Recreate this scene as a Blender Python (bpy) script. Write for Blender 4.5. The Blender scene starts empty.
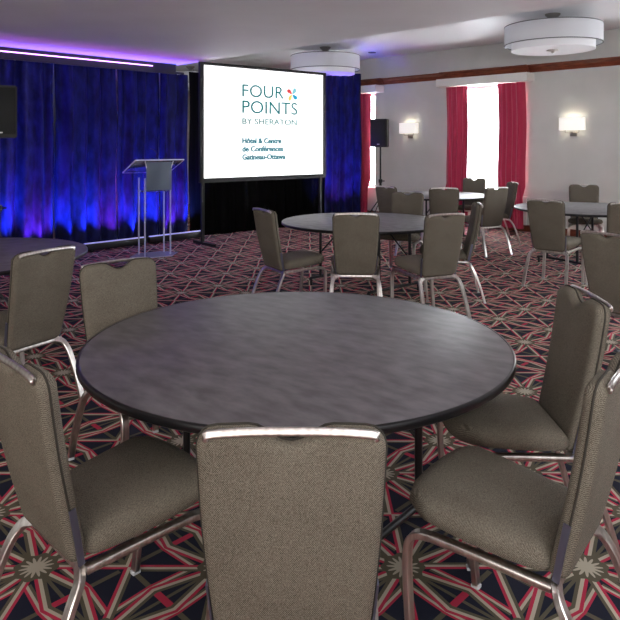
import bpy, bmesh, math, random
from mathutils import Vector, Matrix
random.seed(7)
SC = bpy.context.scene
COL = SC.collection
PI = math.pi
R2 = math.sqrt(2.0)

# ------------------------------------------------------------------ camera
cam_d = bpy.data.cameras.new('camera'); cam = bpy.data.objects.new('camera', cam_d); COL.objects.link(cam)
cam.location = (0, 0, 1.6); cam.rotation_euler = (PI / 2, 0, 0)
cam_d.sensor_width = 36; cam_d.sensor_fit = 'HORIZONTAL'
cam_d.lens = 36 * 645 / 620; cam_d.shift_y = -(310 - 144.2) / 620
cam_d.clip_start = 0.05
SC.camera = cam

# ------------------------------------------------------------------ world, exposure
w = bpy.data.worlds.new('world'); SC.world = w; w.use_nodes = True
w.node_tree.nodes['Background'].inputs['Color'].default_value = (1.0, 0.97, 0.94, 1)
w.node_tree.nodes['Background'].inputs['Strength'].default_value = 0.75
vs = SC.view_settings
vs.view_transform = 'Standard'; vs.look = 'None'; vs.gamma = 1; vs.use_curve_mapping = False
vs.exposure = 0.1

WE = Vector((1 / R2, -1 / R2, 0))      # along the window wall, away to the right
WN = Vector((-1 / R2, -1 / R2, 0))     # out of the window wall into the room
WC = 15.8                              # window wall: X + Y = WC
def wall_pt(s, d=0.0, z=0.0):
    return Vector((0, WC, 0)) + WE * s + WN * d + Vector((0, 0, z))

def area(name, loc, direction, sx, sy, power, color, spread=PI):
    l = bpy.data.lights.new(name, 'AREA'); l.shape = 'RECTANGLE'; l.size = sx; l.size_y = sy
    l.energy = power; l.color = color; l.spread = spread
    o = bpy.data.objects.new(name, l); COL.objects.link(o); o.location = loc
    o.rotation_euler = Vector(direction).to_track_quat('-Z', 'Y').to_euler()
    return o
# daylight entering through the windows
WINS = [(0.62, 2.05), (4.10, 5.42), (7.66, 9.16), (11.2, 12.7)]
WZ0, WZ1 = 0.64, 2.74
for i, (a, b) in enumerate(WINS):
    area('window_daylight', wall_pt((a + b) / 2, -0.42, (WZ0 + WZ1) / 2), WN, b - a + 0.1, WZ1 - WZ0 + 0.1, 300, (0.90, 0.95, 1.0))
# big soft fill light added behind the viewer for the near chair backs
area('rear_fill', (-2.0, -4.5, 2.1), (0.25, 1, -0.16), 6.0, 1.8, 170, (1.0, 0.95, 0.88))

# fill lamps added behind the camera, aimed up to brighten the ceiling
area('ceiling_fill', (1.6, -1.6, 1.7), (0.65, 0.75, 1), 0.9, 0.9, 210, (0.95, 0.97, 1.0))
area('ceiling_fill', (-2.2, -1.6, 1.7), (-0.1, 0.45, 1), 0.9, 0.9, 90, (1.0, 0.96, 0.92))

# ------------------------------------------------------------------ materials
def mat(name, color, rough=0.6, metal=0.0, spec=0.5, emit=None, estr=0.0, alpha=1.0, trans=0.0, sheen=0.0, ior=1.45):
    m = bpy.data.materials.new(name); m.use_nodes = True
    b = m.node_tree.nodes['Principled BSDF']
    b.inputs['Base Color'].default_value = (*color, 1); b.inputs['Roughness'].default_value = rough
    b.inputs['Metallic'].default_value = metal; b.inputs['Specular IOR Level'].default_value = spec
    b.inputs['IOR'].default_value = ior
    b.inputs['Transmission Weight'].default_value = trans
    b.inputs['Sheen Weight'].default_value = sheen
    if emit: b.inputs['Emission Color'].default_value = (*emit, 1); b.inputs['Emission Strength'].default_value = estr
    return m
def P(m): return m.node_tree.nodes['Principled BSDF']
def N(m, t, **kw):
    n = m.node_tree.nodes.new(t)
    for k, v in kw.items(): setattr(n, k, v)
    return n
def L(m, a, b): m.node_tree.links.new(a, b)
def noise_mix(m, c1, c2, scale, detail=3, coord='Object', stretch=None, lo=0.35, hi=0.65, bump=0.0, bdist=0.002):
    tc = N(m, 'ShaderNodeTexCoord'); mp = N(m, 'ShaderNodeMapping')
    if stretch: mp.inputs['Scale'].default_value = stretch
    L(m, tc.outputs[coord], mp.inputs['Vector'])
    nz = N(m, 'ShaderNodeTexNoise'); nz.inputs['Scale'].default_value = scale; nz.inputs['Detail'].default_value = detail
    L(m, mp.outputs[0], nz.inputs['Vector'])
    r = N(m, 'ShaderNodeValToRGB'); r.color_ramp.elements[0].position = lo; r.color_ramp.elements[1].position = hi
    r.color_ramp.elements[0].color = (*c1, 1); r.color_ramp.elements[1].color = (*c2, 1)
    L(m, nz.outputs['Fac'], r.inputs['Fac']); L(m, r.outputs['Color'], P(m).inputs['Base Color'])
    if bump:
        b = N(m, 'ShaderNodeBump'); b.inputs['Strength'].default_value = bump; b.inputs['Distance'].default_value = bdist
        L(m, nz.outputs['Fac'], b.inputs['Height']); L(m, b.outputs[0], P(m).inputs['Normal'])
    return nz

def fabric_mat(name, dark, light, scale=330):
    m = mat(name, dark, 0.9, spec=0.15, sheen=0.25)
    P(m).inputs['Sheen Weight'].default_value = 0.0
    tc = N(m, 'ShaderNodeTexCoord')
    sep = N(m, 'ShaderNodeSeparateXYZ'); L(m, tc.outputs['Object'], sep.inputs[0])
    ad = N(m, 'ShaderNodeMath', operation='ADD'); L(m, sep.outputs['Y'], ad.inputs[0]); L(m, sep.outputs['Z'], ad.inputs[1])
    def wv(sock, k):
        a = N(m, 'ShaderNodeMath', operation='MULTIPLY'); L(m, sock, a.inputs[0]); a.inputs[1].default_value = k
        s = N(m, 'ShaderNodeMath', operation='SINE'); L(m, a.outputs[0], s.inputs[0]); return s
    s1 = wv(sep.outputs['X'], 2 * PI * 210); s2 = wv(ad.outputs[0], 2 * PI * 210)
    pr = N(m, 'ShaderNodeMath', operation='MULTIPLY'); L(m, s1.outputs[0], pr.inputs[0]); L(m, s2.outputs[0], pr.inputs[1])
    nz = N(m, 'ShaderNodeTexNoise'); nz.inputs['Scale'].default_value = scale; nz.inputs['Detail'].default_value = 2
    L(m, tc.outputs['Object'], nz.inputs['Vector'])
    nb = N(m, 'ShaderNodeTexNoise'); nb.inputs['Scale'].default_value = 5
    L(m, tc.outputs['Object'], nb.inputs['Vector'])
    a1 = N(m, 'ShaderNodeMath', operation='MULTIPLY_ADD'); L(m, pr.outputs[0], a1.inputs[0]); a1.inputs[1].default_value = 0.30; L(m, nz.outputs['Fac'], a1.inputs[2])
    a2 = N(m, 'ShaderNodeMath', operation='MULTIPLY_ADD'); L(m, nb.outputs['Fac'], a2.inputs[0]); a2.inputs[1].default_value = 0.25; L(m, a1.outputs[0], a2.inputs[2])
    r = N(m, 'ShaderNodeValToRGB'); e = r.color_ramp.elements
    e[0].position = 0.28; e[0].color = (*dark, 1); e[1].position = 0.95; e[1].color = (*light, 1)
    L(m, a2.outputs[0], r.inputs['Fac']); L(m, r.outputs['Color'], P(m).inputs['Base Color'])
    b = N(m, 'ShaderNodeBump'); b.inputs['Strength'].default_value = 0.35; b.inputs['Distance'].default_value = 0.001
    L(m, a1.outputs[0], b.inputs['Height']); L(m, b.outputs[0], P(m).inputs['Normal'])
    return m

M = {}
M['fabric'] = fabric_mat('woven_taupe', (0.037, 0.031, 0.022), (0.225, 0.200, 0.160))
M['piping'] = mat('dark_piping', (0.03, 0.026, 0.02), 0.9)
M['nickel'] = mat('brushed_nickel', (0.62, 0.59, 0.55), 0.30, 1.0)
noise_mix(M['nickel'], (0.52, 0.49, 0.46), (0.72, 0.69, 0.66), 60, 2, stretch=(1, 1, 0.1))
M['nickel_dark'] = mat('satin_nickel', (0.30, 0.28, 0.26), 0.4, 1.0)
M['channel'] = mat('blue_grey_channel', (0.16, 0.17, 0.24), 0.35, 0.8)
M['glide'] = mat('clear_glide', (0.6, 0.62, 0.66), 0.25)
M['black'] = mat('black_metal', (0.006, 0.006, 0.007), 0.4)
M['edge'] = mat('black_edge', (0.005, 0.005, 0.006), 0.28)
def laminate(name, c1, c2, rough):
    m = mat(name, c1, rough, spec=0.5)
    noise_mix(m, c1, c2, 8.0, 7, stretch=(1.0, 2.0, 1), lo=0.34, hi=0.68)
    return m
M['laminate'] = laminate('grey_laminate', (0.084, 0.078, 0.084), (0.155, 0.146, 0.155), 0.47)
M['wall'] = mat('beige_wall', (0.60, 0.61, 0.585), 0.8, spec=0.2)
noise_mix(M['wall'], (0.60, 0.607, 0.575), (0.64, 0.647, 0.615), 2.2, 4)
M['ceil'] = mat('painted_ceiling', (0.8, 0.78, 0.8), 0.62, spec=0.35)
noise_mix(M['ceil'], (0.79, 0.775, 0.79), (0.83, 0.815, 0.83), 1.3, 3)
M['ceil_gloss'] = mat('satin_ceiling', (0.82, 0.82, 0.84), 0.42, spec=0.5)
M['pelmet'] = mat('pelmet_paint', (0.80, 0.78, 0.74), 0.6)
M['wood'] = mat('red_stained_wood', (0.16, 0.035, 0.015), 0.35)
noise_mix(M['wood'], (0.11, 0.022, 0.010), (0.22, 0.055, 0.022), 6, 4, stretch=(1, 1, 8))
M['red'] = mat('red_curtain_cloth', (0.42, 0.028, 0.075), 0.75, spec=0.2, sheen=0.3)
M['blue'] = mat('blue_velvet', (0.035, 0.06, 0.42), 0.65, spec=0.12)
noise_mix(M['blue'], (0.003, 0.004, 0.026), (0.009, 0.011, 0.075), 9, 4, stretch=(1, 1, 0.5))
M['blackcloth'] = mat('black_drape_cloth', (0.003, 0.003, 0.003), 0.95, spec=0.0)
M['screen_white'] = mat('projected_white', (0.8, 0.8, 0.8), 0.8, emit=(1, 1, 1), estr=1.0)
M['screen_frame'] = mat('screen_border', (0.006, 0.006, 0.007), 0.6)
def ink(name, c): return mat(name, tuple(x * 0.3 for x in c), 0.8, emit=c, estr=0.85)
M['teal'] = ink('teal_lettering', (0.0, 0.17, 0.185)); M['greyteal'] = ink('grey_teal_lettering', (0.10, 0.24, 0.24))
M['teal2'] = ink('deep_teal_lettering', (0.005, 0.17, 0.22))
M['petal_red'] = ink('petal_red', (0.75, 0.06, 0.07)); M['petal_yellow'] = ink('petal_yellow', (0.85, 0.62, 0.16))
M['petal_blue'] = ink('petal_blue', (0.02, 0.36, 0.58)); M['petal_pale'] = ink('petal_pale', (0.25, 0.62, 0.70))
M['speaker'] = mat('speaker_plastic', (0.012, 0.012, 0.013), 0.55)
M['grille'] = mat('speaker_grille', (0.008, 0.009, 0.009), 0.7)
M['badge'] = mat('silver_badge', (0.5, 0.5, 0.5), 0.4, 0.6)
M['acrylic'] = mat('clear_acrylic', (0.90, 0.92, 1.0), 0.04, trans=0.96, ior=1.3)
M['acrylic_edge'] = mat('acrylic_edge', (0.75, 0.78, 1.0), 0.15, trans=0.55)
M['signgrey'] = mat('blue_grey_sign', (0.10, 0.13, 0.18), 0.45)
M['shade'] = mat('white_fabric_shade', (0.62, 0.63, 0.66), 0.8, emit=(0.95, 0.96, 1.0), estr=0.06)
M['shade_in'] = mat('white_inner_shade', (0.78, 0.78, 0.80), 0.7, emit=(0.97, 0.97, 1.0), estr=0.10)
M['rim'] = mat('grey_shade_rim', (0.10, 0.10, 0.11), 0.5)
M['sconce'] = mat('glowing_shade', (0.9, 0.88, 0.84), 0.6, emit=(1.0, 0.95, 0.88), estr=0.6)
M['led'] = mat('violet_led', (0.7, 0.5, 1.0), 0.5, emit=(0.86, 0.36, 1.0), estr=3.4)
M['batten_lens'] = mat('batten_lens', (0.5, 0.5, 0.7), 0.3, emit=(0.35, 0.34, 0.85), estr=0.5)
M['white_frame'] = mat('white_window_frame', (0.75, 0.75, 0.76), 0.5)

# carpet: square lattice of stars turned 45 degrees, linked by bent cream / red / olive bands on navy
def carpet_mat():
    m = mat('patterned_carpet', (0.02, 0.02, 0.03), 0.95, spec=0.1)
    g = bpy.data.node_groups.new('band', 'ShaderNodeTree')
    itf = g.interface
    for nm in ('P', 'A', 'D', 'Nn'): itf.new_socket(nm, in_out='INPUT', socket_type='NodeSocketVector')
    for nm in ('Len', 'W'): itf.new_socket(nm, in_out='INPUT', socket_type='NodeSocketFloat')
    for nm in ('m1', 'm2', 'm3'): itf.new_socket(nm, in_out='OUTPUT', socket_type='NodeSocketFloat')
    gi = g.nodes.new('NodeGroupInput'); go = g.nodes.new('NodeGroupOutput')
    def gm(op, a, b=None, c=None, cls='ShaderNodeMath'):
        n = g.nodes.new(cls); n.operation = op
        for k, v in enumerate((a, b, c)):
            if v is None: continue
            if isinstance(v, (int, float)): n.inputs[k].default_value = v
            else: g.links.new(v, n.inputs[k])
        return n.outputs['Value'] if (cls == 'ShaderNodeVectorMath' and op == 'DOT_PRODUCT') else n.outputs[0]
    v = gm('SUBTRACT', gi.outputs['P'], gi.outputs['A'], cls='ShaderNodeVectorMath')
    t = gm('DOT_PRODUCT', v, gi.outputs['D'], cls='ShaderNodeVectorMath')
    s = gm('DOT_PRODUCT', v, gi.outputs['Nn'], cls='ShaderNodeVectorMath')
    ins = gm('MULTIPLY', gm('GREATER_THAN', t, -0.008), gm('LESS_THAN', gm('SUBTRACT', t, gi.outputs['Len']), 0.008))
    q = gm('DIVIDE', s, gi.outputs['W'])
    def rng(lo, hi): return gm('MULTIPLY', ins, gm('MULTIPLY', gm('GREATER_THAN', q, lo), gm('LESS_THAN', q, hi)))
    g.links.new(rng(-1, 0), go.inputs['m1']); g.links.new(rng(0, 0.95), go.inputs['m2']); g.links.new(rng(-2.0, -1), go.inputs['m3'])
    def mm(op, a, b=None, c=None):
        n = N(m, 'ShaderNodeMath', operation=op)
        for k, v in enumerate((a, b, c)):
            if v is None: continue
            if isinstance(v, (int, float)): n.inputs[k].default_value = v
            else: L(m, v, n.inputs[k])
        return n.outputs[0]
    tc = N(m, 'ShaderNodeTexCoord'); sp = N(m, 'ShaderNodeSeparateXYZ'); L(m, tc.outputs['Object'], sp.inputs[0])
    # lattice fitted to the floor: side .491 m, axes at 45 degrees (-0.9 degree)
    th = math.radians(45.05); side = 0.4905
    ox, oy = CARPET_O
    dx = mm('SUBTRACT', sp.outputs['X'], ox); dy = mm('SUBTRACT', sp.outputs['Y'], oy)
    a = mm('ADD', mm('MULTIPLY', dx, math.cos(th) / side), mm('MULTIPLY', dy, math.sin(th) / side))
    b = mm('ADD', mm('MULTIPLY', dx, -math.sin(th) / side), mm('MULTIPLY', dy, math.cos(th) / side))
    fa = mm('SUBTRACT', a, mm('ROUND', a)); fb = mm('SUBTRACT', b, mm('ROUND', b))
    aa = mm('ABSOLUTE', fa); ab = mm('ABSOLUTE', fb)
    u = mm('MAXIMUM', aa, ab); vv = mm('MINIMUM', aa, ab)
    P3 = N(m, 'ShaderNodeCombineXYZ'); L(m, u, P3.inputs[0]); L(m, vv, P3.inputs[1])
    P2 = N(m, 'ShaderNodeCombineXYZ'); L(m, aa, P2.inputs[0]); L(m, ab, P2.inputs[1])
    navy = (0.018, 0.020, 0.034); cream = (0.46, 0.41, 0.32); red = (0.43, 0.033, 0.07); olive = (0.105, 0.095, 0.065)
    cur = None
    def mixc(fac, c, base):
        n = N(m, 'ShaderNodeMix', data_type='RGBA'); L(m, fac, n.inputs['Factor'])
        if isinstance(base, tuple): n.inputs['A'].default_value = (*base, 1)
        else: L(m, base, n.inputs['A'])
        n.inputs['B'].default_value = (*c, 1); return n.outputs['Result']
    cur = navy
    W = 0.027
    segs = [  # A, B, width, second colour, unfolded?
        ((0.15, 0.0), (0.50, 0.0), W * .55, olive, 2),
        ((0.50, 0.0), (0.50, 0.15), W * 1.1, red, 2),
        ((0.50, 0.17), (0.50, 0.42), W * .8, olive, 2),
        ((0.17, 0.15), (0.50, 0.18), W * .8, red, 0),
        ((0.10, 0.035), (0.50, 0.15), W, red, 0),
        ((0.10, 0.10), (0.50, 0.50), W * .95, red, 1)]
    for A, B, wd, c2, unf in segs:
        n = N(m, 'ShaderNodeGroup'); n.node_tree = g
        d = Vector((B[0] - A[0], B[1] - A[1], 0)); ln = d.length; d.normalize()
        L(m, (P2 if unf == 1 else P3).outputs[0], n.inputs['P'])
        n.inputs['A'].default_value = (A[0], A[1], 0); n.inputs['D'].default_value = d
        n.inputs['Nn'].default_value = (-d.y, d.x, 0); n.inputs['Len'].default_value = ln; n.inputs['W'].default_value = wd
        if unf != 2: cur = mixc(n.outputs['m3'], olive, cur)
        cur = mixc(n.outputs['m2'], c2, cur); cur = mixc(n.outputs['m1'], c2 if unf == 2 else cream, cur)
    # olive disc with star petals
    r = mm('SQRT', mm('ADD', mm('MULTIPLY', fa, fa), mm('MULTIPLY', fb, fb)))
    ang = mm('ARCTAN2', fb, fa)
    pet = mm('COSINE', mm('MULTIPLY', ang, 14))
    disc = mm('LESS_THAN', r, mm('ADD', mm('MULTIPLY', mm('COSINE', mm('MULTIPLY', ang, 8)), 0.012), 0.162))
    cur = mixc(disc, olive, cur)
    star = mm('LESS_THAN', r, mm('ADD', mm('MULTIPLY', pet, 0.032), 0.095))
    cur = mixc(star, (0.42, 0.38, 0.30), cur)
    L(m, cur, P(m).inputs['Base Color'])
    nz = N(m, 'ShaderNodeTexNoise'); nz.inputs['Scale'].default_value = 350; L(m, tc.outputs['Object'], nz.inputs['Vector'])
    bp = N(m, 'ShaderNodeBump'); bp.inputs['Strength'].default_value = 0.3; bp.inputs['Distance'].default_value = 0.003
    L(m, nz.outputs['Fac'], bp.inputs['Height']); L(m, bp.outputs[0], P(m).inputs['Normal'])
    return m
CARPET_O = ((403.0 - 310) / 645 * 1032 / (566.9 - 144.2), 1032 / (566.9 - 144.2))
M['carpet'] = carpet_mat()

# ------------------------------------------------------------------ mesh helpers
def link(name, bm, m, parent=None, smooth=40, loc=None, rot=None):
    me = bpy.data.meshes.new(name)
    bmesh.ops.recalc_face_normals(bm, faces=bm.faces)
    bm.to_mesh(me); bm.free()
    if smooth is not None:
        for p in me.polygons: p.use_smooth = True
        me.set_sharp_from_angle(angle=math.radians(smooth))
    o = bpy.data.objects.new(name, me); COL.objects.link(o)
    if m: me.materials.append(m)
    if parent: o.parent = parent
    if loc is not None: o.location = loc
    if rot is not None: o.rotation_euler = rot
    return o
def struct(o): o['kind'] = 'structure'; return o
def thing(name, label, cat, loc=(0, 0, 0), rz=0, group=None):
    o = bpy.data.objects.new(name, None); COL.objects.link(o); o.empty_display_size = 0.1
    o.location = loc; o.rotation_euler = (0, 0, rz); o['label'] = label; o['category'] = cat
    if group: o['group'] = group
    return o
def tag(o, label, cat, group=None):
    o['label'] = label; o['category'] = cat
    if group: o['group'] = group
    return o
def box(bm, c, s, mtx=None, bev=0.0):
    r = bmesh.ops.create_cube(bm, size=1.0)
    vs_ = r['verts']
    for v in vs_: v.co = Vector((v.co.x * s[0] + c[0], v.co.y * s[1] + c[1], v.co.z * s[2] + c[2]))
    if bev:
        es = list({e for v in vs_ for e in v.link_edges})
        rr = bmesh.ops.bevel(bm, geom=es, offset=bev, segments=2, affect='EDGES', profile=0.5)
        vs_ = list({v for f in rr['faces'] for v in f.verts} | {v for v in vs_ if v.is_valid})
    if mtx is not None:
        for v in vs_: v.co = mtx @ v.co
    return vs_
def smooth_path(pts, n=6):
    pts = [Vector(p) for p in pts]; out = []
    for i in range(len(pts) - 1):
        p0 = pts[max(i - 1, 0)]; p1 = pts[i]; p2 = pts[i + 1]; p3 = pts[min(i + 2, len(pts) - 1)]
        for k in range(n):
            t = k / n
            out.append(0.5 * ((2 * p1) + (-p0 + p2) * t + (2 * p0 - 5 * p1 + 4 * p2 - p3) * t * t + (-p0 + 3 * p1 - 3 * p2 + p3) * t ** 3))
    out.append(pts[-1]); return out
def sweep(bm, pts, section, up, cap=True, closed=False):
    """section: list of (a,b); a along side = dir x up, b along the up-ish normal"""
    up = Vector(up); rings = []; n = len(pts)
    for i, p in enumerate(pts):
        if closed: d = pts[(i + 1) % n] - pts[(i - 1) % n]
        else: d = pts[min(i + 1, n - 1)] - pts[max(i - 1, 0)]
        d.normalize(); s = d.cross(up)
        if s.length < 1e-4: s = d.orthogonal()
        s.normalize(); q = s.cross(d); q.normalize()
        rings.append([bm.verts.new(p + s * a + q * b) for a, b in section])
    k = len(section)
    for i in range(n if closed else n - 1):
        r0, r1 = rings[i], rings[(i + 1) % n]
        for j in range(k): bm.faces.new((r0[j], r0[(j + 1) % k], r1[(j + 1) % k], r1[j]))
    if cap and not closed:
        bm.faces.new(rings[0][::-1]); bm.faces.new(rings[-1])
def circ(r, n=10): return [(r * math.cos(2 * PI * i / n), r * math.sin(2 * PI * i / n)) for i in range(n)]
def rrect(a, b, r, n=2):
    out = []
    for cx, cy, a0 in ((a - r, b - r, 0), (-a + r, b - r, 90), (-a + r, -b + r, 180), (a - r, -b + r, 270)):
        for k in range(n + 1):
            t = math.radians(a0 + 90 * k / n); out.append((cx + r * math.cos(t), cy + r * math.sin(t)))
    return out
def tube(bm, a, b, r, n=10): sweep(bm, [Vector(a), Vector(b)], circ(r, n), (0, 0, 1) if abs((Vector(b) - Vector(a)).normalized().z) < 0.95 else (0, 1, 0))
def lathe(bm, prof, n=48, closed=False, c=(0, 0)):
    rings = []
    for r, z in prof:
        if r < 1e-6: rings.append([bm.verts.new((c[0], c[1], z))])
        else: rings.append([bm.verts.new((c[0] + r * math.cos(2 * PI * i / n), c[1] + r * math.sin(2 * PI * i / n), z)) for i in range(n)])
    m_ = len(rings)
    for i in range(m_ if closed else m_ - 1):
        a, b = rings[i], rings[(i + 1) % m_]
        for j in range(n):
            j2 = (j + 1) % n
            if len(a) == 1 and len(b) == 1: continue
            if len(a) == 1: bm.faces.new((a[0], b[j], b[j2]))
            elif len(b) == 1: bm.faces.new((a[j], b[0], a[j2]))
            else: bm.faces.new((a[j], b[j], b[j2], a[j2]))
def NB(): return bmesh.new()
def copy_tree(o, parent=None):
    c = o.copy(); COL.objects.link(c)
    if parent: c.parent = parent; c.matrix_parent_inverse = o.matrix_parent_inverse
    for ch in CH.get(o.name, []): copy_tree(ch, c)
    return c
CH = {}
def index_children(root):
    for o in list(COL.objects):
        if o.parent: CH.setdefault(o.parent.name, [])
    CH.clear()
    for o in COL.objects:
        if o.parent: CH.setdefault(o.parent.name, []).append(o)

# ------------------------------------------------------------------ room shell
def prism(bm, poly, z0, z1):
    lo = [bm.verts.new((x, y, z0)) for x, y in poly]; hi = [bm.verts.new((x, y, z1)) for x, y in poly]
    bm.faces.new(lo[::-1]); bm.faces.new(hi)
    for i in range(len(poly)):
        j = (i + 1) % len(poly); bm.faces.new((lo[i], lo[j], hi[j], hi[i]))
bm = NB(); prism(bm, [(-11, -8), (23.9, -8), (-2.35, 18.25), (-11, 9.6)], -0.1, 0); struct(link('floor', bm, M['carpet'], smooth=None))
HL, HU, SOF = 2.93, 3.51, 8.66     # low ceiling, high ceiling, edge line X+Y
DW = 13.42                          # left wall behind the drapes: Y = X + DW
# lowered ceiling over the viewer
cx = (SOF - DW) / 2; cy = SOF - cx
bm = NB(); prism(bm, [(-11, -8), (SOF + 8, -8), (cx, cy), (-11, DW - 11)], HL, HU); struct(link('ceiling', bm, M['ceil'], smooth=None))
bm = NB(); prism(bm, [(SOF + 7.9, -8), (24.2, -8), (-2.35, 18.5), (-4.9, 15.9), (cx - .1, cy - .05)], HU, HU + 0.1); struct(link('ceiling_upper', bm, M['ceil_gloss'], smooth=None))
# left wall behind the drapes
def wall_between(bm, a, b, z0, z1, th=0.12):
    a = Vector((*a, 0)); b = Vector((*b, 0)); d = (b - a).normalized(); n = Vector((-d.y, d.x, 0)) * th
    prism(bm, [(a.x, a.y), (b.x, b.y), (b.x + n.x, b.y + n.y), (a.x + n.x, a.y + n.y)], z0, z1)
bm = NB(); wall_between(bm, (-11, DW - 11), (cx, cy), 0, HL); struct(link('wall_left', bm, M['wall'], smooth=None))
bm = NB(); wall_between(bm, (cx - .02, cy), (cx - 2.4, cy + 2.4), 0, HU); struct(link('wall_return', bm, M['wall'], smooth=None))
bm = NB(); wall_between(bm, (-5.6, 15.0), (-2.2, 18.4), 0, HU); struct(link('wall_far', bm, M['wall'], smooth=None))
# window wall with openings
WM = Matrix.Translation((0, WC, 0)) @ Matrix.Rotation(-PI / 4, 4, 'Z')   # local x along wall, local -y into the room
bm = NB(); TH = 0.26
s_prev = -3.6
for a, b in WINS:
    box(bm, ((s_prev + a) / 2, TH / 2, HU / 2), (a - s_prev, TH, HU), WM)
    box(bm, ((a + b) / 2, TH / 2, WZ0 / 2), (b - a, TH, WZ0), WM)
    box(bm, ((a + b) / 2, TH / 2, (WZ1 + HU) / 2), (b - a, TH, HU - WZ1), WM)
    s_prev = b
box(bm, ((s_prev + 33.8) / 2, TH / 2, HU / 2), (33.8 - s_prev, TH, HU), WM)
struct(link('wall_right', bm, M['wall'], smooth=None))
for i, (a, b) in enumerate(WINS[:3]):
    bm = NB(); f = 0.05
    for cx_, w_ in ((a + f / 2, f), (b - f / 2, f)): box(bm, (cx_, 0.18, (WZ0 + WZ1) / 2), (w_, 0.07, WZ1 - WZ0), WM)
    for z_ in (WZ0 + f / 2, WZ1 - f / 2): box(bm, ((a + b) / 2, 0.18, z_), (b - a - 2 * f, 0.07, f), WM)
    wn = struct(link('window_%d' % (i + 1), bm, M['white_frame'], smooth=None))
    bm = NB(); box(bm, ((a + b) / 2, 0.18, (WZ0 + WZ1) / 2), (b - a - 2 * f, 0.008, WZ1 - WZ0 - 2 * f), WM)
    pn = link('pane', bm, mat('window_glass', (1, 1, 1), 0.0, trans=1.0, ior=1.02, spec=0.0), wn, smooth=None)
    bm = NB(); box(bm, ((a + b) / 2 + 0.03, -0.025, WZ0 - 0.02), (b - a + 0.40, 0.08, 0.04), WM, 0.006)
    box(bm, ((a + b) / 2 + 0.03, -0.02, (WZ0 - 0.04) / 2 + 0.06), (b - a + 0.36, 0.06, WZ0 - 0.04 - 0.12), WM)
    link('window_sill', bm, M['pelmet'], wn, smooth=None)
    bm = NB(); box(bm, ((a + b) / 2 + (0.05 if i == 1 else 0), -0.15, 2.815), (b - a + (0.60 if i == 1 else 0.50), 0.295, 0.15), WM, 0.004)
    link('pelmet', bm, M['pelmet'], wn, smooth=None)
# crown moulding: profile (out, z) stepped out over each window bay
def crown(bm, s0, s1, off):
    prof = [(0, 2.925), (0.012, 2.925), (0.018, 2.945), (0.035, 2.965), (0.045, 2.995), (0.085, 3.03), (0.095, 3.035), (0.10, 3.06), (0.0, 3.06)]
    v0 = [bm.verts.new(WM @ Vector((s0, -(o_ + off) if k not in (0, 8) else -0.001, z_ - 0.018))) for k, (o_, z_) in enumerate(prof)]
    v1 = [bm.verts.new(WM @ Vector((s1, -(o_ + off) if k not in (0, 8) else -0.001, z_ - 0.018))) for k, (o_, z_) in enumerate(prof)]
    for k in range(len(prof)):
        j = (k + 1) % len(prof); bm.faces.new((v0[k], v0[j], v1[j], v1[k]))
    bm.faces.new(v0[::-1]); bm.faces.new(v1)
bm = NB(); s_prev = -3.5
for a, b in WINS:
    crown(bm, s_prev, a - 0.27, 0.0); crown(bm, a - 0.27, b + 0.27, 0.07); s_prev = b + 0.27
crown(bm, s_prev, 20, 0.0)
struct(link('trim_1', bm, M['wood'], smooth=30))
bm = NB(); box(bm, (8, -0.01, 0.06), (23, 0.02, 0.12), WM, 0.003); struct(link('baseboard_right', bm, M['wood'], smooth=None))

# violet led strip in the cove where ceiling meets the draped wall
def dpt(X, off=0.0, z=0.0): return Vector((X + off / R2, X + 13.1 - off / R2, z))   # point on the drape line, off metres into the room
bm = NB()
a = dpt(-6.4, 0.16); b = dpt(-2.64, 0.16)
mm_ = Matrix.Translation((a + b) / 2 + Vector((0, 0, 2.858))) @ Matrix.Rotation(PI / 4, 4, 'Z')
box(bm, (0, 0, 0), ((b - a).length, 0.022, 0.012), mm_)
tag(link('led_strip', bm, M['led'], smooth=None), 'glowing violet light strip along the ceiling edge above blue drapes', 'light strip')

bm = NB(); box(bm, (0, 0.024, -0.02), ((b - a).length + 0.9, 0.018, 0.165), mm_)  # dark board added to keep the strip's light off the drapes
struct(link('led_shield', bm, M['black'], smooth=None))

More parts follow.
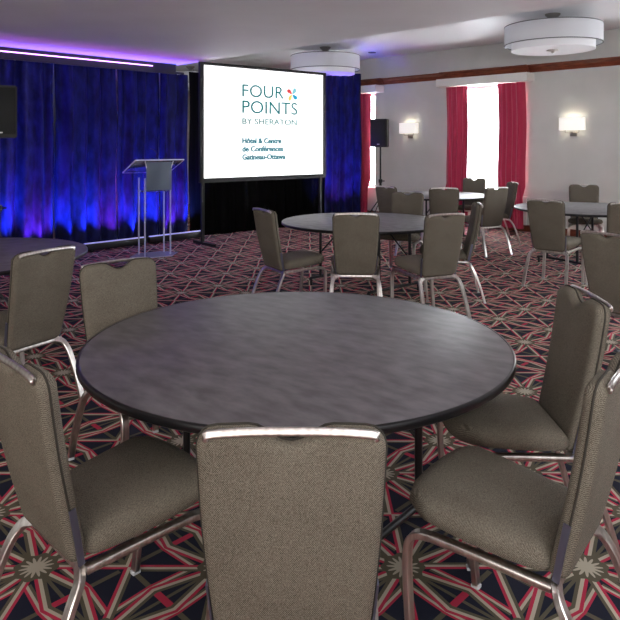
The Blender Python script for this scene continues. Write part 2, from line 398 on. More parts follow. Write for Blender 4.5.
# ------------------------------------------------------------------ curtains
def drape(name, p0, p1, z0, z1, m, label, cat, group, folds, depth=0.05, seed=0, top_gather=0.0, th=0.006, ret=0):
    rnd = random.Random(seed); p0 = Vector((*p0, 0)); p1 = Vector((*p1, 0)); L_ = (p1 - p0).length
    d = (p1 - p0) / L_; n = Vector((d.y, -d.x, 0))
    nx = int(folds * 12); nz = 14
    ph = [rnd.uniform(0, 2 * PI) for _ in range(4)]; fr = [folds, folds * 0.53, folds * 1.7, folds * 0.23]
    am = [0.55, 0.35, 0.18, 0.45]
    front = []; back = []
    for k in range(nz + 1):
        z = z0 + (z1 - z0) * k / nz; rf = []; rb = []
        for i in range(nx + 1):
            u = i / nx; t = k / nz
            e = sum(am[j] * math.sin(2 * PI * (fr[j] * u + 0.12 * (1 - t) * math.sin(ph[j] + 3 * u)) + ph[j]) for j in range(4))
            e *= min(1, u / 0.05, (1 - u) / 0.05)
            y = depth * e * (1 - 0.45 * t * top_gather)
            if ret:                                   # outer edge turns back to the wall above the sill
                q = max(0, ((u if ret > 0 else 1 - u) - 0.90) / 0.10); y -= 0.118 * q * q * min(1, max(0, (z - 0.68) / 0.12))
            p = p0 + d * (u * L_ + 0.012 * math.sin(9 * t + ph[0])) + n * y + Vector((0, 0, z))
            rf.append(p); rb.append(p - n * th)
        front.append(rf); back.append(rb)
    bm = NB(); F = [[bm.verts.new(p) for p in r] for r in front]; B = [[bm.verts.new(p) for p in r] for r in back]
    for k in range(nz):
        for i in range(nx):
            bm.faces.new((F[k][i], F[k][i + 1], F[k + 1][i + 1], F[k + 1][i])); bm.faces.new((B[k][i], B[k + 1][i], B[k + 1][i + 1], B[k][i + 1]))
        bm.faces.new((F[k][0], F[k + 1][0], B[k + 1][0], B[k][0])); bm.faces.new((F[k][nx], B[k][nx], B[k + 1][nx], F[k + 1][nx]))
    for i in range(nx):
        bm.faces.new((F[0][i], B[0][i], B[0][i + 1], F[0][i + 1])); bm.faces.new((F[nz][i], F[nz][i + 1], B[nz][i + 1], B[nz][i]))
    return tag(link(name, bm, m, smooth=80), label, cat, group)
edges = [-5.7, -4.45, -3.72, -3.02, -2.48, -2.085]
labs = ['blue stage drape at the left edge behind the black loudspeaker', 'blue velvet stage drape between the loudspeaker and the middle of the draped wall',
        'blue velvet stage drape just left of the clear lectern', 'blue velvet stage drape directly behind the clear lectern',
        'dark blue stage drape between the lectern and the projection screen']
for i in range(5):
    a = dpt(edges[i] + .0065); b = dpt(edges[i + 1] - .0065)
    drape('stage_drape', (a.x, a.y), (b.x, b.y), 0.02, 2.78, M['blue'], labs[i], 'drape', 'blue stage drapes', 4 * (edges[i + 1] - edges[i]) / 0.62, 0.062, seed=11 + i)
bm = NB(); tube(bm, dpt(-5.8, -0.02, 2.80), dpt(-2.14, -0.02, 2.80), 0.02)
tag(link('drape_rail', bm, M['black'], smooth=60), 'black rail carrying the blue drapes along left wall', 'rail')
drape('stage_drape', (-2.065, 11.035), (0.34, 13.02), 0.01, 2.84, M['blackcloth'], 'black drape hanging behind the projection screen', 'drape', 'black stage drapes', 14, 0.035, seed=21)
drape('stage_drape', (0.30, 12.92), (1.04, 13.10), 0.02, 3.03, M['blue'], 'blue velvet drape between the projection screen and the red window curtain', 'drape', 'blue stage drapes', 5, 0.045, seed=33)
# red curtains
def wp(s, d): p = wall_pt(s, d); return (p.x, p.y)
for s0, s1, lab, sd in ((0.5, 1.05, 'red curtain on the far side of the window half hidden by blue drape', 1), (1.60, 2.0, 'narrow red curtain strip beside the blue drape left of the right loudspeaker', 2),
                    (4.00, 4.53, 'red curtain on the left side of the bright middle window', 3), (5.18, 5.67, 'red curtain on the right side of the bright middle window', 4),
                    (7.9, 8.4, 'red curtain on the left side of the window at right edge', 5)):
    drape('window_curtain', wp(s0 - .05, 0.155), wp(s1 - .05, 0.155), 0.06, 2.735, M['red'], lab, 'curtain', 'red window curtains', 5.0, 0.038, seed=sd, top_gather=1, ret=1 if sd in (2, 4) else -1)

# ------------------------------------------------------------------ projection screen
e = Vector((1, 0.82, 0)).normalized()
SM = Matrix.Translation((-1.70, 10.26, 0)) @ Matrix.Rotation(math.atan2(0.82, 1), 4, 'Z')   # local x along screen, -y toward viewer
SW, SZ0, SZ1 = 2.50, 1.055, 2.865
scr = thing('projection_screen', 'large projection screen with bright white image and hotel lettering', 'projection screen')
scr.matrix_world = SM
bm = NB(); box(bm, (SW / 2, 0, (SZ0 + SZ1) / 2), (SW, 0.012, SZ1 - SZ0)); link('image_area', bm, M['screen_white'], scr, smooth=None)
bm = NB()
box(bm, (-0.035, 0, (SZ0 + SZ1) / 2 - .012), (0.07, 0.05, SZ1 - SZ0 + 0.115)); box(bm, (SW + 0.03, 0, (SZ0 + SZ1) / 2 - .012), (0.06, 0.05, SZ1 - SZ0 + 0.115))
box(bm, (SW / 2, 0, SZ1 + 0.0225), (SW, 0.05, 0.045)); box(bm, (SW / 2, 0, SZ0 - 0.035), (SW, 0.05, 0.07))
link('border', bm, M['screen_frame'], scr, smooth=None)
for x_ in (0.02, SW - 0.02):
    bm = NB(); box(bm, (x_, 0.05, 0.5), (0.05, 0.04, 1.0)); box(bm, (x_, 0.0, 0.02), (0.06, 0.62, 0.04)); link('support_leg', bm, M['screen_frame'], scr, smooth=None)
def text(name, s, x, z, width, height, m, bold=0.0):
    c = bpy.data.curves.new(name, 'FONT'); c.body = s; c.size = 1.0; c.bevel_depth = bold; c.bevel_resolution = 0; c.extrude = 0.004; c.resolution_u = 4
    o = bpy.data.objects.new(name, c); COL.objects.link(o)
    bpy.context.view_layer.update()
    dg = bpy.context.evaluated_depsgraph_get(); me = bpy.data.meshes.new_from_object(o.evaluated_get(dg))
    COL.objects.unlink(o); bpy.data.objects.remove(o)
    xs = [v.co.x for v in me.vertices]; ys = [v.co.y for v in me.vertices]
    x0, x1, y0, y1 = min(xs), max(xs), min(ys), max(ys)
    for v in me.vertices:
        v.co = Vector((x + (v.co.x - x0) / (x1 - x0) * width, -0.0085 - (v.co.z + 0.004) * 0.3, z + (v.co.y - y0) / (y1 - y0) * height))
    me.materials.clear(); me.materials.append(m)
    for p in me.polygons: p.material_index = 0
    t = bpy.data.objects.new(name, me); COL.objects.link(t); t.parent = scr; return t
# photo px -> screen coords: X by fraction, z by rows
def sx(px): # column -> distance along the screen
    k = (px - 310) / 645; t = (k * 10.26 + 1.70) / (1 - 0.82 * k); return t / e.x
def sz(px, py):
    k = (px - 310) / 645; t = (k * 10.26 + 1.70) / (1 - 0.82 * k); Y = 10.26 + 0.82 * t
    return 1.6 + (144.2 - py) * Y / 645
def txt(name, s, x0, x1, ytop, ybot, m, bold=0):
    xm = (x0 + x1) / 2; a_ = sx(x0); b_ = sx(x1); zt = sz(xm, ytop); zb = sz(xm, ybot)
    return text(name, s, a_, zb, b_ - a_, zt - zb, m, bold)
txt('lettering', 'FOUR', 242, 283.5, 85.5, 97.8, M['teal'], 0.0)
txt('lettering', 'POINTS', 242, 297, 101.6, 114, M['teal'], 0.0)
txt('lettering', 'BY SHERATON', 242, 296.5, 119, 124.8, M['greyteal'], 0.012)
txt('lettering', 'Hôtel & Centre', 242, 281, 138, 143.6, M['teal2'], 0.034)
txt('lettering', 'de Conférences', 242, 283, 146, 151.6, M['teal2'], 0.034)
txt('lettering', 'Gatineau-Ottawa', 242, 285, 154, 159.6, M['teal2'], 0.034)
bm = NB(); xa, xb = sx(242), sx(296.5); zr = sz(269, 133.6)     # one strip with a toothed upper edge reads as a dotted rule
lo = []; hi = []
for i in range(34):
    x0_ = xa + (xb - xa) * i / 34; w_ = (xb - xa) / 34
    for q_, h_ in ((0, 0.010), (0.5, 0.010), (0.5, 0.002), (1.0, 0.002)): lo.append((x0_ + w_ * q_, zr - 0.001)); hi.append((x0_ + w_ * q_, zr + h_))
fl = [bm.verts.new((x_, -0.0095, z_)) for x_, z_ in lo]; fh = [bm.verts.new((x_, -0.0095, z_)) for x_, z_ in hi]
bl = [bm.verts.new((x_, -0.0065, z_)) for x_, z_ in lo]; bh = [bm.verts.new((x_, -0.0065, z_)) for x_, z_ in hi]
for i in range(len(lo) - 1):
    bm.faces.new((fl[i], fl[i + 1], fh[i + 1], fh[i])); bm.faces.new((bl[i + 1], bl[i], bh[i], bh[i + 1]))
    bm.faces.new((fh[i], fh[i + 1], bh[i + 1], bh[i])); bm.faces.new((fl[i + 1], fl[i], bl[i], bl[i + 1]))
link('dotted_rule', bm, M['greyteal'], scr, smooth=None)
# four petal pinwheel
lcx, lcz = sx(292.0), sz(292, 94.5)
for k, (mn, a0) in enumerate((('petal_red', 128), ('petal_pale', 38), ('petal_blue', -52), ('petal_yellow', -142))):
    bm = NB(); r_ = 0.115; pts = []
    a1 = math.radians(a0); dirv = Vector((math.cos(a1), 0, math.sin(a1))); nv = Vector((-math.sin(a1), 0, math.cos(a1)))
    prof = [(0.02, 0), (0.35, 0.22), (0.75, 0.36), (1.0, 0.30), (1.02, 0.1), (0.8, -0.08), (0.4, -0.08)]
    f_ = [bm.verts.new(Vector((lcx, -0.010, lcz)) + dirv * (p[0] * r_ * 1.08) + nv * (p[1] * r_ * 1.6)) for p in prof]
    b_ = [bm.verts.new(v.co + Vector((0, 0.003, 0))) for v in f_]
    bm.faces.new(f_); bm.faces.new(b_[::-1])
    for i in range(7): bm.faces.new((f_[i], b_[i], b_[(i + 1) % 7], f_[(i + 1) % 7]))
    link('pinwheel_petal', bm, M[mn], scr, smooth=None)

# ------------------------------------------------------------------ floor light battens below the drapes
def batten(xc, off, label, gain=1.0):
    p = dpt(xc, off); t = thing('light_batten', label, 'stage light', (p.x, p.y, 0), PI / 4, 'floor light battens')
    bm = NB(); box(bm, (0, 0, 0.070), (1.04, 0.085, 0.10), None, 0.008); link('housing', bm, M['black'], t)
    bm = NB(); box(bm, (0, 0, 0.126), (1.00, 0.05, 0.014), None, 0.003); link('lens', bm, M['batten_lens'], t)
    for x_ in (-0.4, 0.4):
        bm = NB(); box(bm, (x_, 0, 0.01), (0.03, 0.14, 0.02)); link('foot', bm, M['black'], t, smooth=None)
    for dx_, col, pw in ((-0.36, (0.05, 0.10, 1.0), 34), (0.36, (0.05, 0.10, 1.0), 34), (0, (0.55, 0.08, 1.0), 26)):
        l = bpy.data.lights.new('batten_glow', 'AREA'); l.shape = 'RECTANGLE'; l.size = 0.26; l.size_y = 0.05; l.energy = pw * 0.42 * gain; l.color = col; l.spread = math.radians(54 if dx_ else 80)
        o = bpy.data.objects.new('batten_glow', l); COL.objects.link(o); o.parent = t; o.location = (dx_, 0, 0.140)
        o.rotation_euler = Vector((0, 0.24, 1)).to_track_quat('-Z', 'Y').to_euler()
    return t
batten(-5.05, 0.17, 'added unseen light batten on the floor at far left behind the left round table')  # unseen batten, added to light the leftmost drapes
batten(-3.92, 0.17, 'added hidden light batten on the floor below drapes near the left loudspeaker stand')  # added behind the left table and chair, out of sight, to light the drapes
batten(-3.10, 0.17, 'light batten on the floor left of the clear lectern')
batten(-2.33, 0.17, 'light batten on the floor behind and right of the clear lectern')
p = Vector((0.62, 12.62, 0)); t = batten(0, 0, 'light batten on the floor below the blue drape right of the screen', 0.55); t.location = p; t.rotation_euler = (0, 0, 0.22)

# ------------------------------------------------------------------ lectern
lec = thing('lectern', 'clear acrylic lectern with blue-grey front panel before blue drapes', 'lectern', (-2.24, 9.30, 0), math.radians(35))
# local: x along the drape line (to the right/back), y towards the drapes
bm = NB(); lathe(bm, [(0, 0.0), (0.31, 0.0), (0.315, 0.006), (0.31, 0.014), (0, 0.014)], 6); o = link('base', bm, M['acrylic_edge'], lec); o.scale = (1.15, 0.8, 1)
for x_, y_ in ((-0.19, -0.12), (0.19, -0.12), (-0.19, 0.12), (0.19, 0.12)):
    bm = NB(); tube(bm, (x_, y_, 0.014), (x_, y_, 1.12), 0.012); link('post', bm, M['acrylic_edge'], lec)
    pass
bm = NB(); box(bm, (0.0, -0.165, 1.145), (0.38, 0.012, 0.40), None, 0.003); link('front_panel', bm, M['signgrey'], lec)
bm = NB(); box(bm, (0, 0, 0.93), (0.42, 0.27, 0.012), None, 0.003); link('shelf', bm, M['acrylic'], lec)
bm = NB()
rm = Matrix.Translation((0, 0.05, 1.28)) @ Matrix.Rotation(math.radians(-20), 4, 'X')
box(bm, (0, 0, 0), (0.72, 0.56, 0.010), rm, 0.002); tp = link('desk_top', bm, M['acrylic'], lec)
bm = NB()
for sy_ in (-1, 1): box(bm, (0, sy_ * 0.28, 0.002), (0.72, 0.012, 0.014), rm)
for sx_ in (-1, 1): box(bm, (sx_ * 0.36, 0, 0.002), (0.012, 0.56, 0.014), rm)
link('polished_edge', bm, mat('polished_edge', (0.8, 0.8, 0.95), 0.2, emit=None), tp, smooth=None)
for x_ in (-0.14, 0.14):
    bm = NB(); tube(bm, (x_, -0.14, 1.10), (x_ * 1.5, -0.18, 1.36), 0.007); link('bracket', bm, M['nickel'], lec)
bm = NB(); sweep(bm, smooth_path([(0.05, 0.02, 1.28), (0.05, 0.0, 1.40), (0.03, 0.06, 1.50), (-0.02, 0.13, 1.54)]), circ(0.005, 8), (1, 0, 0))
mic = link('microphone', bm, M['black'], lec)

# ------------------------------------------------------------------ loudspeakers on stands
def speaker_set(X, Y, rz, zbot, hgt, wid, lab_s, lab_t):
    t = thing('speaker_stand', lab_t, 'stand', (X, Y, 0), rz, 'tripod speaker stands')
    bm = NB(); tube(bm, (0, 0, 0.12), (0, 0, zbot - 0.001), 0.018, 14); link('pole', bm, M['black'], t)
    bm = NB(); tube(bm, (0, 0, 0.10), (0, 0, 0.86), 0.026, 14); link('sleeve', bm, M['black'], t)
    for z_ in (0.86, 0.5):
        bm = NB(); tube(bm, (0, 0, z_ - 0.035), (0, 0, z_ + 0.035), 0.04, 14); c_ = link('collar', bm, M['black'], t)
        bm = NB(); tube(bm, (0.03, 0, z_), (0.085, 0, z_), 0.012); link('knob', bm, M['black'], c_)
    for k in range(3):
        a_ = 2 * PI * k / 3 + 0.4
        bm = NB(); c, s = math.cos(a_), math.sin(a_)
        tube(bm, (0.03 * c, 0.03 * s, 0.50), (0.52 * c, 0.52 * s, 0.02), 0.013); g = link('leg', bm, M['black'], t)
        bm = NB(); tube(bm, (0.02 * c, 0.02 * s, 0.14), (0.28 * c, 0.28 * s, 0.25), 0.009); link('strut', bm, M['black'], g)
        bm = NB(); tube(bm, (0.50 * c, 0.50 * s, 0.04), (0.54 * c, 0.54 * s, 0.0), 0.019); link('rubber_foot', bm, M['black'], g)
    s_ = thing('loudspeaker', lab_s, 'loudspeaker', (X, Y, zbot), rz, 'loudspeakers on stands')
    bm = NB(); dep = 0.34
    poly = [(-wid / 2, -dep / 2), (wid / 2, -dep / 2), (wid / 2, dep * 0.1), (wid * 0.28, dep / 2), (-wid * 0.28, dep / 2), (-wid / 2, dep * 0.1)]
    prism(bm, poly, 0, hgt); bmesh.ops.bevel(bm, geom=bm.edges[:], offset=0.012, segments=2, affect='EDGES'); cb = link('cabinet', bm, M['speaker'], s_)
    bm = NB(); box(bm, (0, -dep / 2 - 0.008, hgt / 2 + 0.01), (wid - 0.04, 0.018, hgt - 0.07), None, 0.006); link('grille', bm, M['grille'], s_)
    bm = NB(); box(bm, (0, -dep / 2 - 0.019, 0.06), (0.05, 0.004, 0.016)); link('badge', bm, M['badge'], s_, smooth=None)
speaker_set(-3.60, 7.45, 0.55, 1.672, 0.60, 0.36, 'black loudspeaker on a stand at left edge before blue drapes', 'black tripod stand under the loudspeaker at left edge')
speaker_set(1.42, 13.0, -0.35, 1.54, 0.565, 0.34, 'black loudspeaker on a stand by the beige wall beside wall sconce', 'black tripod stand by the beige wall under the right loudspeaker')

# ------------------------------------------------------------------ ceiling lamps
def ceiling_lamp(label, first=None, loc=None):
    t = thing('drum_ceiling_lamp', label, 'ceiling lamp', loc, 0, 'two-tier drum ceiling lamps')
    def cyl(r, z0, z1, th=0.006): 
        b_ = NB(); lathe(b_, [(r, z0), (r, z1), (r - th, z1), (r - th, z0)], 72, True); return b_
    link('outer_shade', cyl(0.68, -0.45, -0.18), M['shade'], t)
    for z_ in (-0.45, -0.18):
        b_ = NB(); lathe(b_, [(0.684, z_ - .006), (0.684, z_ + .006), (0.672, z_ + .006), (0.672, z_ - .006)], 72, True); link('rim', b_, M['rim'], t)
    link('inner_shade', cyl(0.58, -0.535, -0.24), M['shade_in'], t)
    b_ = NB(); lathe(b_, [(0, -0.530), (0.574, -0.530), (0.574, -0.522), (0, -0.522)], 72); link('diffuser', b_, M['shade_in'], t)
    b_ = NB(); lathe(b_, [(0, -0.2), (0.66, -0.2), (0.66, -0.194), (0, -0.194)], 72); link('top_disc', b_, M['shade'], t)
    b_ = NB(); lathe(b_, [(0, 0.0), (0.11, 0.0), (0.105, -0.02), (0.05, -0.07), (0.03, -0.09), (0, -0.09)], 32); link('canopy', b_, M['nickel_dark'], t)
    for k in range(3):
        a_ = 2 * PI * k / 3 + .5; b_ = NB(); tube(b_, (0.06 * math.cos(a_), 0.06 * math.sin(a_), -0.03), (0.10 * math.cos(a_), 0.10 * math.sin(a_), -0.195), 0.007); link('hanger', b_, M['nickel_dark'], t)
    b_ = NB(); lathe(b_, [(0, -0.530), (0.09, -0.531), (0.085, -0.54), (0.03, -0.55), (0.022, -0.57), (0, -0.578)], 24); link('finial', b_, M['nickel'], t)
    return t
l1 = ceiling_lamp('large white drum ceiling lamp at upper right, nearest of the row', None, (3.56, 9.46, HU))
index_children(None)
l2 = copy_tree(l1); l2.location = (0.30, 12.7, HU); l2['label'] = 'white drum ceiling lamp hanging before the top right of the screen'
l3 = copy_tree(l1); l3.location = (-2.94, 15.85, HU); l3['label'] = 'partly hidden drum ceiling lamp behind drapes left of the screen'
bm = NB(); lathe(bm, [(0, -0.004), (0.055, -0.004), (0.08, -0.012), (0.085, -0.001), (0, -0.001)], 32)
tag(link('recessed_downlight', bm, M['rim'], loc=(1.29, 13.4, HU)), 'small round recessed downlight in ceiling near the far corner', 'downlight')

# ------------------------------------------------------------------ wall sconces
def sconce(s, z, label):
    p = wall_pt(s, 0, z); t = thing('wall_sconce', label, 'wall lamp', p, -PI / 4, 'wall sconces')
    # local -y out of the wall; rectangular wrap shade
    bm = NB(); sec = []
    outer = rrect(0.215, 0.055, 0.02); inner = rrect(0.211, 0.051, 0.017)
    for ring_z in (0,): pass
    def ringv(sec_, z_): return [bm.verts.new((a_, -0.075 + b_, z_)) for a_, b_ in sec_]
    o0, o1, i0, i1 = ringv(outer, -0.10), ringv(outer, 0.115), ringv(inner, -0.10), ringv(inner, 0.115); n = len(outer)
    for k in range(n):
        j = (k + 1) % n
        bm.faces.new((o0[k], o0[j], o1[j], o1[k])); bm.faces.new((i0[k], i1[k], i1[j], i0[j])); bm.faces.new((o1[k], o1[j], i1[j], i1[k])); bm.faces.new((o0[k], i0[k], i0[j], o0[j]))
    link('lamp_shade', bm, M['sconce'], t)
    bm = NB(); box(bm, (0.0, -0.015, -0.165), (0.12, 0.028, 0.085), None, 0.004); link('backplate', bm, M['nickel_dark'], t)
    bm = NB(); sweep(bm, smooth_path([(-0.12, -0.075, -0.09), (-0.12, -0.075, -0.13), (-0.09, -0.075, -0.145), (0.09, -0.075, -0.145), (0.12, -0.075, -0.13), (0.12, -0.075, -0.09)], 4), circ(0.006, 8), (0, 1, 0))
    tube(bm, (0, -0.02, -0.145), (0, -0.08, -0.145), 0.012); link('arm', bm, M['nickel_dark'], t)
    l = bpy.data.lights.new('sconce_bulb', 'POINT'); l.energy = 1.1; l.color = (1, 0.86, 0.68); l.shadow_soft_size = 0.03
    o = bpy.data.objects.new('sconce_bulb', l); COL.objects.link(o); o.parent = t; o.location = (0, -0.075, 0.06)
def s_of(px, c=WC): k = (px - 310) / 645; return k * c / (1 + k) * R2
sconce(s_of(410.8), 1.93, 'lit rectangular wall sconce between right loudspeaker and red curtain')
sconce(s_of(573.8), 1.945, 'lit rectangular wall sconce right of the middle window')

# ------------------------------------------------------------------ round tables
TR = 0.915
def make_table(label, loc, rz):
    t = thing('round_table', label, 'table', loc, rz, 'round banquet tables')
    b_ = NB(); lathe(b_, [(0, 0.722), (TR - 0.012, 0.722), (TR - 0.012, 0.7445), (TR - 0.016, 0.7462), (0, 0.7462)], 128); link('tabletop', b_, M['laminate'], t, smooth=30)
    b_ = NB(); lathe(b_, [(TR - 0.012, 0.716), (TR - 0.004, 0.717), (TR, 0.722), (TR, 0.740), (TR - 0.004, 0.745), (TR - 0.012, 0.746)], 128, True); link('edge_band', b_, M['edge'], t, smooth=50)
    b_ = NB(); lathe(b_, [(0, 0.70), (0.60, 0.70), (0.60, 0.722), (0, 0.722)], 48); link('underframe', b_, M['black'], t)
    for sx_ in (-1, 1):
        x_ = sx_ * 0.47
        rail = NB(); sweep(rail, smooth_path([(x_, -0.37, 0.0), (x_, -0.37, 0.06), (x_, -0.33, 0.085), (x_, 0.33, 0.085), (x_, 0.37, 0.06), (x_, 0.37, 0.0)], 4), circ(0.015, 10), (1, 0, 0))
        link('foot_rail', rail, M['black'], t)
        for sy_ in (-1, 1):
            b_ = NB(); tube(b_, (x_, sy_ * 0.235, 0.085), (x_, sy_ * 0.235, 0.71), 0.0165, 12); link('leg', b_, M['black'], t)
            b_ = NB(); tube(b_, (x_, sy_ * 0.235, 0.36), (x_ * 0.2, sy_ * 0.20, 0.705), 0.009); link('brace', b_, M['black'], t)
    return t
tA = make_table('large grey round table in the centre foreground', (-0.055, 2.83, 0), -math.radians(40.5))
index_children(None)
for lab, loc, rz in (('round table in the middle before the projection screen and blue drape', (0.60, 7.19, 0), -math.radians(51)),
                     ('round table shining white beside the red curtained window', (2.10, 10.95, 0), -math.radians(60)),
                     ('round table at right by the wall below the right wall sconce', (3.70, 8.67, 0), math.radians(30)),
                     ('round table cut off by the left edge of the picture', (-2.69, 5.0, 0), math.radians(8))):
    t = copy_tree(tA); t.location = loc; t.rotation_euler = (0, 0, rz); t['label'] = lab

# ------------------------------------------------------------------ chairs (facing local +y)
def back_outline(x, w):                       # top height offset below 1 as a function of x/w
    return 0
def make_backrest():
    Z0, Z1 = 0.405, 0.985
    us = [-1, -.992, -.97, -.93, -.87, -.78, -.66, -.55, -.45, -.36, -.28, -.2, -.1, 0, .1, .2, .28, .36, .45, .55, .66, .78, .87, .93, .97, .992, 1]
    vsn = [0, .008, .03, .06, .12, .22, .34, .46, .58, .70, .80, .88, .93, .965, .99, 1]
    H = Z1 - Z0
    def halfw(v): return 0.176 + 0.034 * v + 0.006 * math.sin(PI * v)
    def ztop(u):
        s = abs(u); z = Z1 - 0.006 * u * u
        if s < 0.42: z -= 0.040 * (0.5 + 0.5 * math.cos(PI * s / 0.42)) ** 0.8
        r = 0.20
        if s > 1 - r: q = (s - (1 - r)) / r; z -= 0.048 * (1 - math.sqrt(max(0, 1 - q * q)))
        return z
    def zbot(u):
        s = abs(u); z = Z0; r = 0.22
        if s > 1 - r: q = (s - (1 - r)) / r; z += 0.04 * (1 - math.sqrt(max(0, 1 - q * q)))
        return z
    def ycen(v): return -0.205 - 0.115 * v - 0.012 * math.sin(PI * v)
    bm = NB(); F = []; B = []
    for v in vsn:
        rf = []; rb = []
        for u in us:
            zt, zb = ztop(u), zbot(u); z = zb + (zt - zb) * v; vv = (z - Z0) / H
            w_ = halfw(vv); x = u * w_
            dd = min((1 - abs(u)) * w_, (1 - v) * (zt - zb), v * (zt - zb)); r = 0.024
            q = min(dd / r, 1); k = math.sqrt(max(0, 1 - (1 - q) ** 2))
            yf = ycen(vv) + 0.008 + (0.024) * k + 0.006 * (1 - u * u) * math.sin(PI * v); yb = ycen(vv) - 0.004 - 0.022 * k
            rf.append(bm.verts.new((x, yf, z))); rb.append(bm.verts.new((x, yb, z)))
        F.append(rf); B.append(rb)
    nu, nv = len(us) - 1, len(vsn) - 1
    for k in range(nv):
        for i in range(nu):
            bm.faces.new((F[k][i], F[k + 1][i], F[k + 1][i + 1], F[k][i + 1])); bm.faces.new((B[k][i], B[k][i + 1], B[k + 1][i + 1], B[k + 1][i]))
        bm.faces.new((F[k][0], B[k][0], B[k + 1][0], F[k + 1][0])); bm.faces.new((F[k][nu], F[k + 1][nu], B[k + 1][nu], B[k][nu]))
    for i in range(nu):
        bm.faces.new((F[0][i], F[0][i + 1], B[0][i + 1], B[0][i])); bm.faces.new((F[nv][i], B[nv][i], B[nv][i + 1], F[nv][i + 1]))
    # piping along the side and top edges
    pts = []
    for v in vsn[1:]: 
        u = -1; zt, zb = ztop(u), zbot(u); z = zb + (zt - zb) * v; vv = (z - Z0) / H; pts.append(Vector((u * (halfw(vv) + 0.001), ycen(vv) + 0.002, z)))
    for u in us[1:-1]:
        z = ztop(u); vv = (z - Z0) / H; pts.append(Vector((u * halfw(vv), ycen(vv) + 0.002, z + 0.001)))
    for v in vsn[:0:-1]:
        u = 1; zt, zb = ztop(u), zbot(u); z = zb + (zt - zb) * v; vv = (z - Z0) / H; pts.append(Vector((u * (halfw(vv) + 0.001), ycen(vv) + 0.002, z)))
    pb = NB(); sweep(pb, pts, circ(0.0035, 6), (0, 1, 0))
    return bm, pb, ycen, halfw
def make_seat():
    # plan: trapezoid with bulging front; domed cushion
    def hw(t): return 0.196 + 0.040 * t ** 0.7 if t > 0 else 0.196     # t 0 rear .. 1 front
    us = [-1, -.985, -.95, -.88, -.75, -.55, -.3, 0, .3, .55, .75, .88, .95, .985, 1]
    ts = [0, .015, .05, .12, .25, .42, .6, .76, .87, .94, .98, 1]
    Y0, Y1 = -0.195, 0.275
    bm = NB(); T = []; B = []
    for t in ts:
        rt = []; rb = []
        for u in us:
            # squircle shaping of front corners
            s = abs(u); yfront = Y1 - 0.030 * u * u - (0.085 * ((s - 0.62) / 0.38) ** 2 if s > 0.62 else 0)
            yrear = Y0 + (0.03 * ((s - 0.8) / 0.2) ** 2 if s > 0.8 else 0)
            y = yrear + (yfront - yrear) * t; x = u * hw(t)
            d = min((1 - s) * 0.22, (1 - t) * 0.47, t * 0.47); q = min(d / 0.055, 1); k = math.sqrt(max(0, 1 - (1 - q) ** 2))
            z = 0.438 + 0.045 * t + 0.050 * k + 0.014 * (1 - u * u) * math.sin(PI * min(1, t * 0.9 + .1)) 
            rt.append(bm.verts.new((x, y, z))); rb.append(bm.verts.new((x * 0.97, y * 0.985, 0.432 + 0.034 * t * t - 0.012 * k)))
        T.append(rt); B.append(rb)
    nu, nt = len(us) - 1, len(ts) - 1
    for k in range(nt):
        for i in range(nu):
            bm.faces.new((T[k][i], T[k][i + 1], T[k + 1][i + 1], T[k + 1][i])); bm.faces.new((B[k][i], B[k + 1][i], B[k + 1][i + 1], B[k][i + 1]))
        bm.faces.new((T[k][0], T[k + 1][0], B[k + 1][0], B[k][0])); bm.faces.new((T[k][nu], B[k][nu], B[k + 1][nu], T[k + 1][nu]))
    for i in range(nu):
        bm.faces.new((T[0][i], B[0][i], B[0][i + 1], T[0][i + 1])); bm.faces.new((T[nt][i], T[nt][i + 1], B[nt][i + 1], B[nt][i]))
    return bm
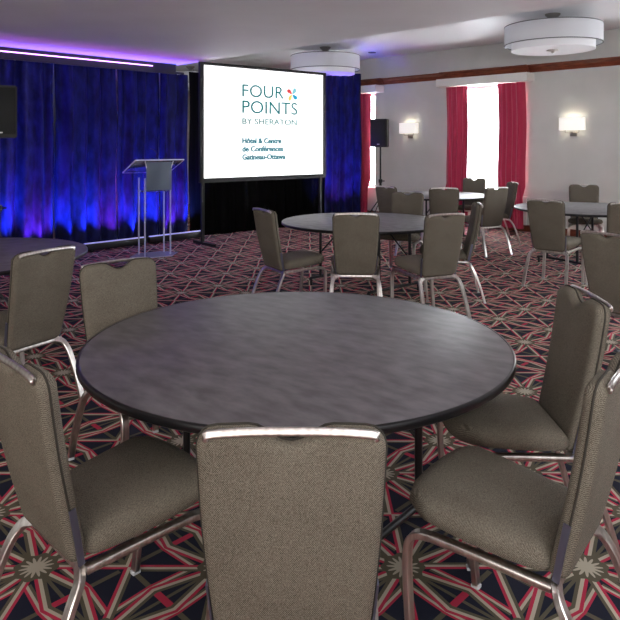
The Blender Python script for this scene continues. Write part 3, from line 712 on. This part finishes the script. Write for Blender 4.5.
def make_chair(label, group):
    t = thing('banquet_chair', label, 'chair', (0, 0, 0), 0, group)
    st = link('seat', make_seat(), M['fabric'], t, smooth=60)
    bb, pb, ycen, halfw = make_backrest()
    bk = link('backrest', bb, M['fabric'], t, smooth=60); link('piping', pb, M['piping'], bk)
    # pull bar across the top rear
    b_ = NB(); zt = 0.974; yb = -0.3465
    pts = smooth_path([(-0.181, yb + 0.004, zt - 0.012), (-0.180, yb, zt - 0.002), (-0.10, yb, zt + 0.004), (0, yb - 0.001, zt + 0.006), (0.10, yb, zt + 0.004), (0.180, yb, zt - 0.002), (0.181, yb + 0.004, zt - 0.012)], 4)
    sweep(b_, pts, rrect(0.006, 0.0095, 0.004), (0, 0.35, 1)); link('pull_bar', b_, M['nickel'], t, smooth=60)
    sec = rrect(0.0165, 0.0105, 0.003, 1)
    for sx_ in (-1, 1):
        # blue-grey channel on the lower side of the back
        b_ = NB(); sweep(b_, [Vector((sx_ * 0.1815, -0.207, 0.41)), Vector((sx_ * 0.1905, -0.225, 0.50)), Vector((sx_ * 0.1975, -0.243, 0.585))], rrect(0.010, 0.003, 0.001, 1), (sx_, 0, 0.05)); link('side_channel', b_, M['channel'], t, smooth=None)
        b_ = NB(); fr = smooth_path([(sx_ * 0.230, 0.205, 0.012), (sx_ * 0.226, 0.222, 0.20), (sx_ * 0.222, 0.228, 0.345), (sx_ * 0.219, 0.205, 0.402), (sx_ * 0.214, 0.150, 0.414)], 6)
        sweep(b_, fr, [(b, a) for a, b in sec], (sx_, 0, 0)); fl = link('leg', b_, M['nickel'], t, smooth=28)
        b_ = NB(); box(b_, (sx_ * 0.230, 0.205, 0.006), (0.026, 0.032, 0.013), None, 0.003); link('glide', b_, M['glide'], fl)
        b_ = NB(); rr = smooth_path([(sx_ * 0.236, -0.360, 0.012), (sx_ * 0.228, -0.318, 0.16), (sx_ * 0.216, -0.262, 0.31), (sx_ * 0.198, -0.222, 0.375), (sx_ * 0.150, -0.200, 0.397)], 6)
        sweep(b_, rr, sec, (0, -1, 0.4)); rl = link('leg', b_, M['nickel'], t, smooth=28)
        b_ = NB(); box(b_, (sx_ * 0.236, -0.360, 0.006), (0.03, 0.026, 0.013), None, 0.003); link('glide', b_, M['glide'], rl)
    b_ = NB()
    sweep(b_, [Vector((-0.150, -0.200, 0.397)), Vector((0, -0.200, 0.397)), Vector((0.150, -0.200, 0.397))], sec, (0, -1, 0.4))
    for sx_ in (-1, 1): sweep(b_, smooth_path([(sx_ * 0.214, 0.150, 0.414), (sx_ * 0.205, 0, 0.410), (sx_ * 0.190, -0.20, 0.398)], 3), [(b, a) for a, b in sec], (sx_, 0, 0))
    link('seat_frame', b_, M['nickel'], t, smooth=50)
    return t
BO = -0.335   # local y of the top of the back
# (x, y) of the top of the back, facing direction, label, group
G1, G2, G3, G4 = 'chairs at the foreground table', 'chairs at the middle table', 'chairs at the window table', 'chairs at the right table'
chairs = [
 ((-0.041, 1.404), (0.0, 1), 'taupe banquet chair at bottom centre, its back filling the foreground', G1),
 ((-0.865, 1.86), (0.70, 0.715), 'taupe banquet chair at bottom left with its seat under the foreground table', G1),
 ((0.88, 1.815), (-0.78, 0.62), 'taupe banquet chair at bottom right, nearest on the right of foreground table', G1),
 ((1.145, 2.66), (-1, 0.0), 'taupe banquet chair on the right of foreground table behind the nearest one', G1),
 ((-1.02, 3.41), (0.66, -0.75), 'taupe banquet chair facing the viewer on the far left of foreground table', G1),
 ((-1.54, 3.78), (-0.86, 0.51), 'taupe banquet chair with its back to us at the table cut by the left edge', 'chair at the left table'),
 ((-0.45, 6.13), (0.86, 0.51), 'taupe banquet chair seen from the side left of the middle table', G2),
 ((0.41, 5.77), (0.06, 1), 'taupe banquet chair with its back squarely to us before the middle table', G2),
 ((1.21, 5.72), (-0.40, 0.92), 'taupe banquet chair at the near right of middle table, back turned to us', G2),
 ((1.76, 6.72), (-0.965, 0.12), 'taupe banquet chair seen nearly edge-on at the right end of the middle table', G2),
 ((1.25, 8.22), (-0.40, -0.91), 'taupe banquet chair facing us across the far side of the middle table', G2),
 ((1.10, 9.45), (0.78, 0.62), 'taupe banquet chair below the right loudspeaker, at the left of window table', G3),
 ((1.90, 9.13), (0.12, 1), 'taupe banquet chair with its back to us before the white window table', G3),
 ((2.69, 9.25), (-0.45, 0.89), 'taupe banquet chair turned slightly left at the near right of window table', G3),
 ((3.30, 10.45), (-0.97, -0.02), 'taupe banquet chair seen edge-on before the right red curtain', G3),
 ((3.00, 11.75), (-0.50, -0.87), 'taupe banquet chair facing us against the bright window', G3),
 ((2.60, 7.14), (0.66, 0.75), 'taupe banquet chair with its back to us at left of the right table', G4),
 ((4.16, 9.80), (-0.35, -0.93), 'taupe banquet chair facing us behind the right table by the wall', G4),
 ((3.36, 6.80), (0.05, 1), 'taupe banquet chair at the right edge before the right table', G4),
 ((2.05, 4.48), (0.87, 0.50), 'taupe banquet chair cut by right edge, standing alone behind foreground chairs', 'chair at the right edge'),
]
ch0 = make_chair(chairs[0][2], chairs[0][3]); index_children(None)
for i, ((x, y), f, lab, grp) in enumerate(chairs):
    o = ch0 if i == 0 else copy_tree(ch0)
    f = Vector((*f, 0)).normalized(); rz = math.atan2(f.y, f.x) - PI / 2
    o.location = Vector((x, y, 0)) - f * BO; o.rotation_euler = (0, 0, rz); o['label'] = lab; o['group'] = grp
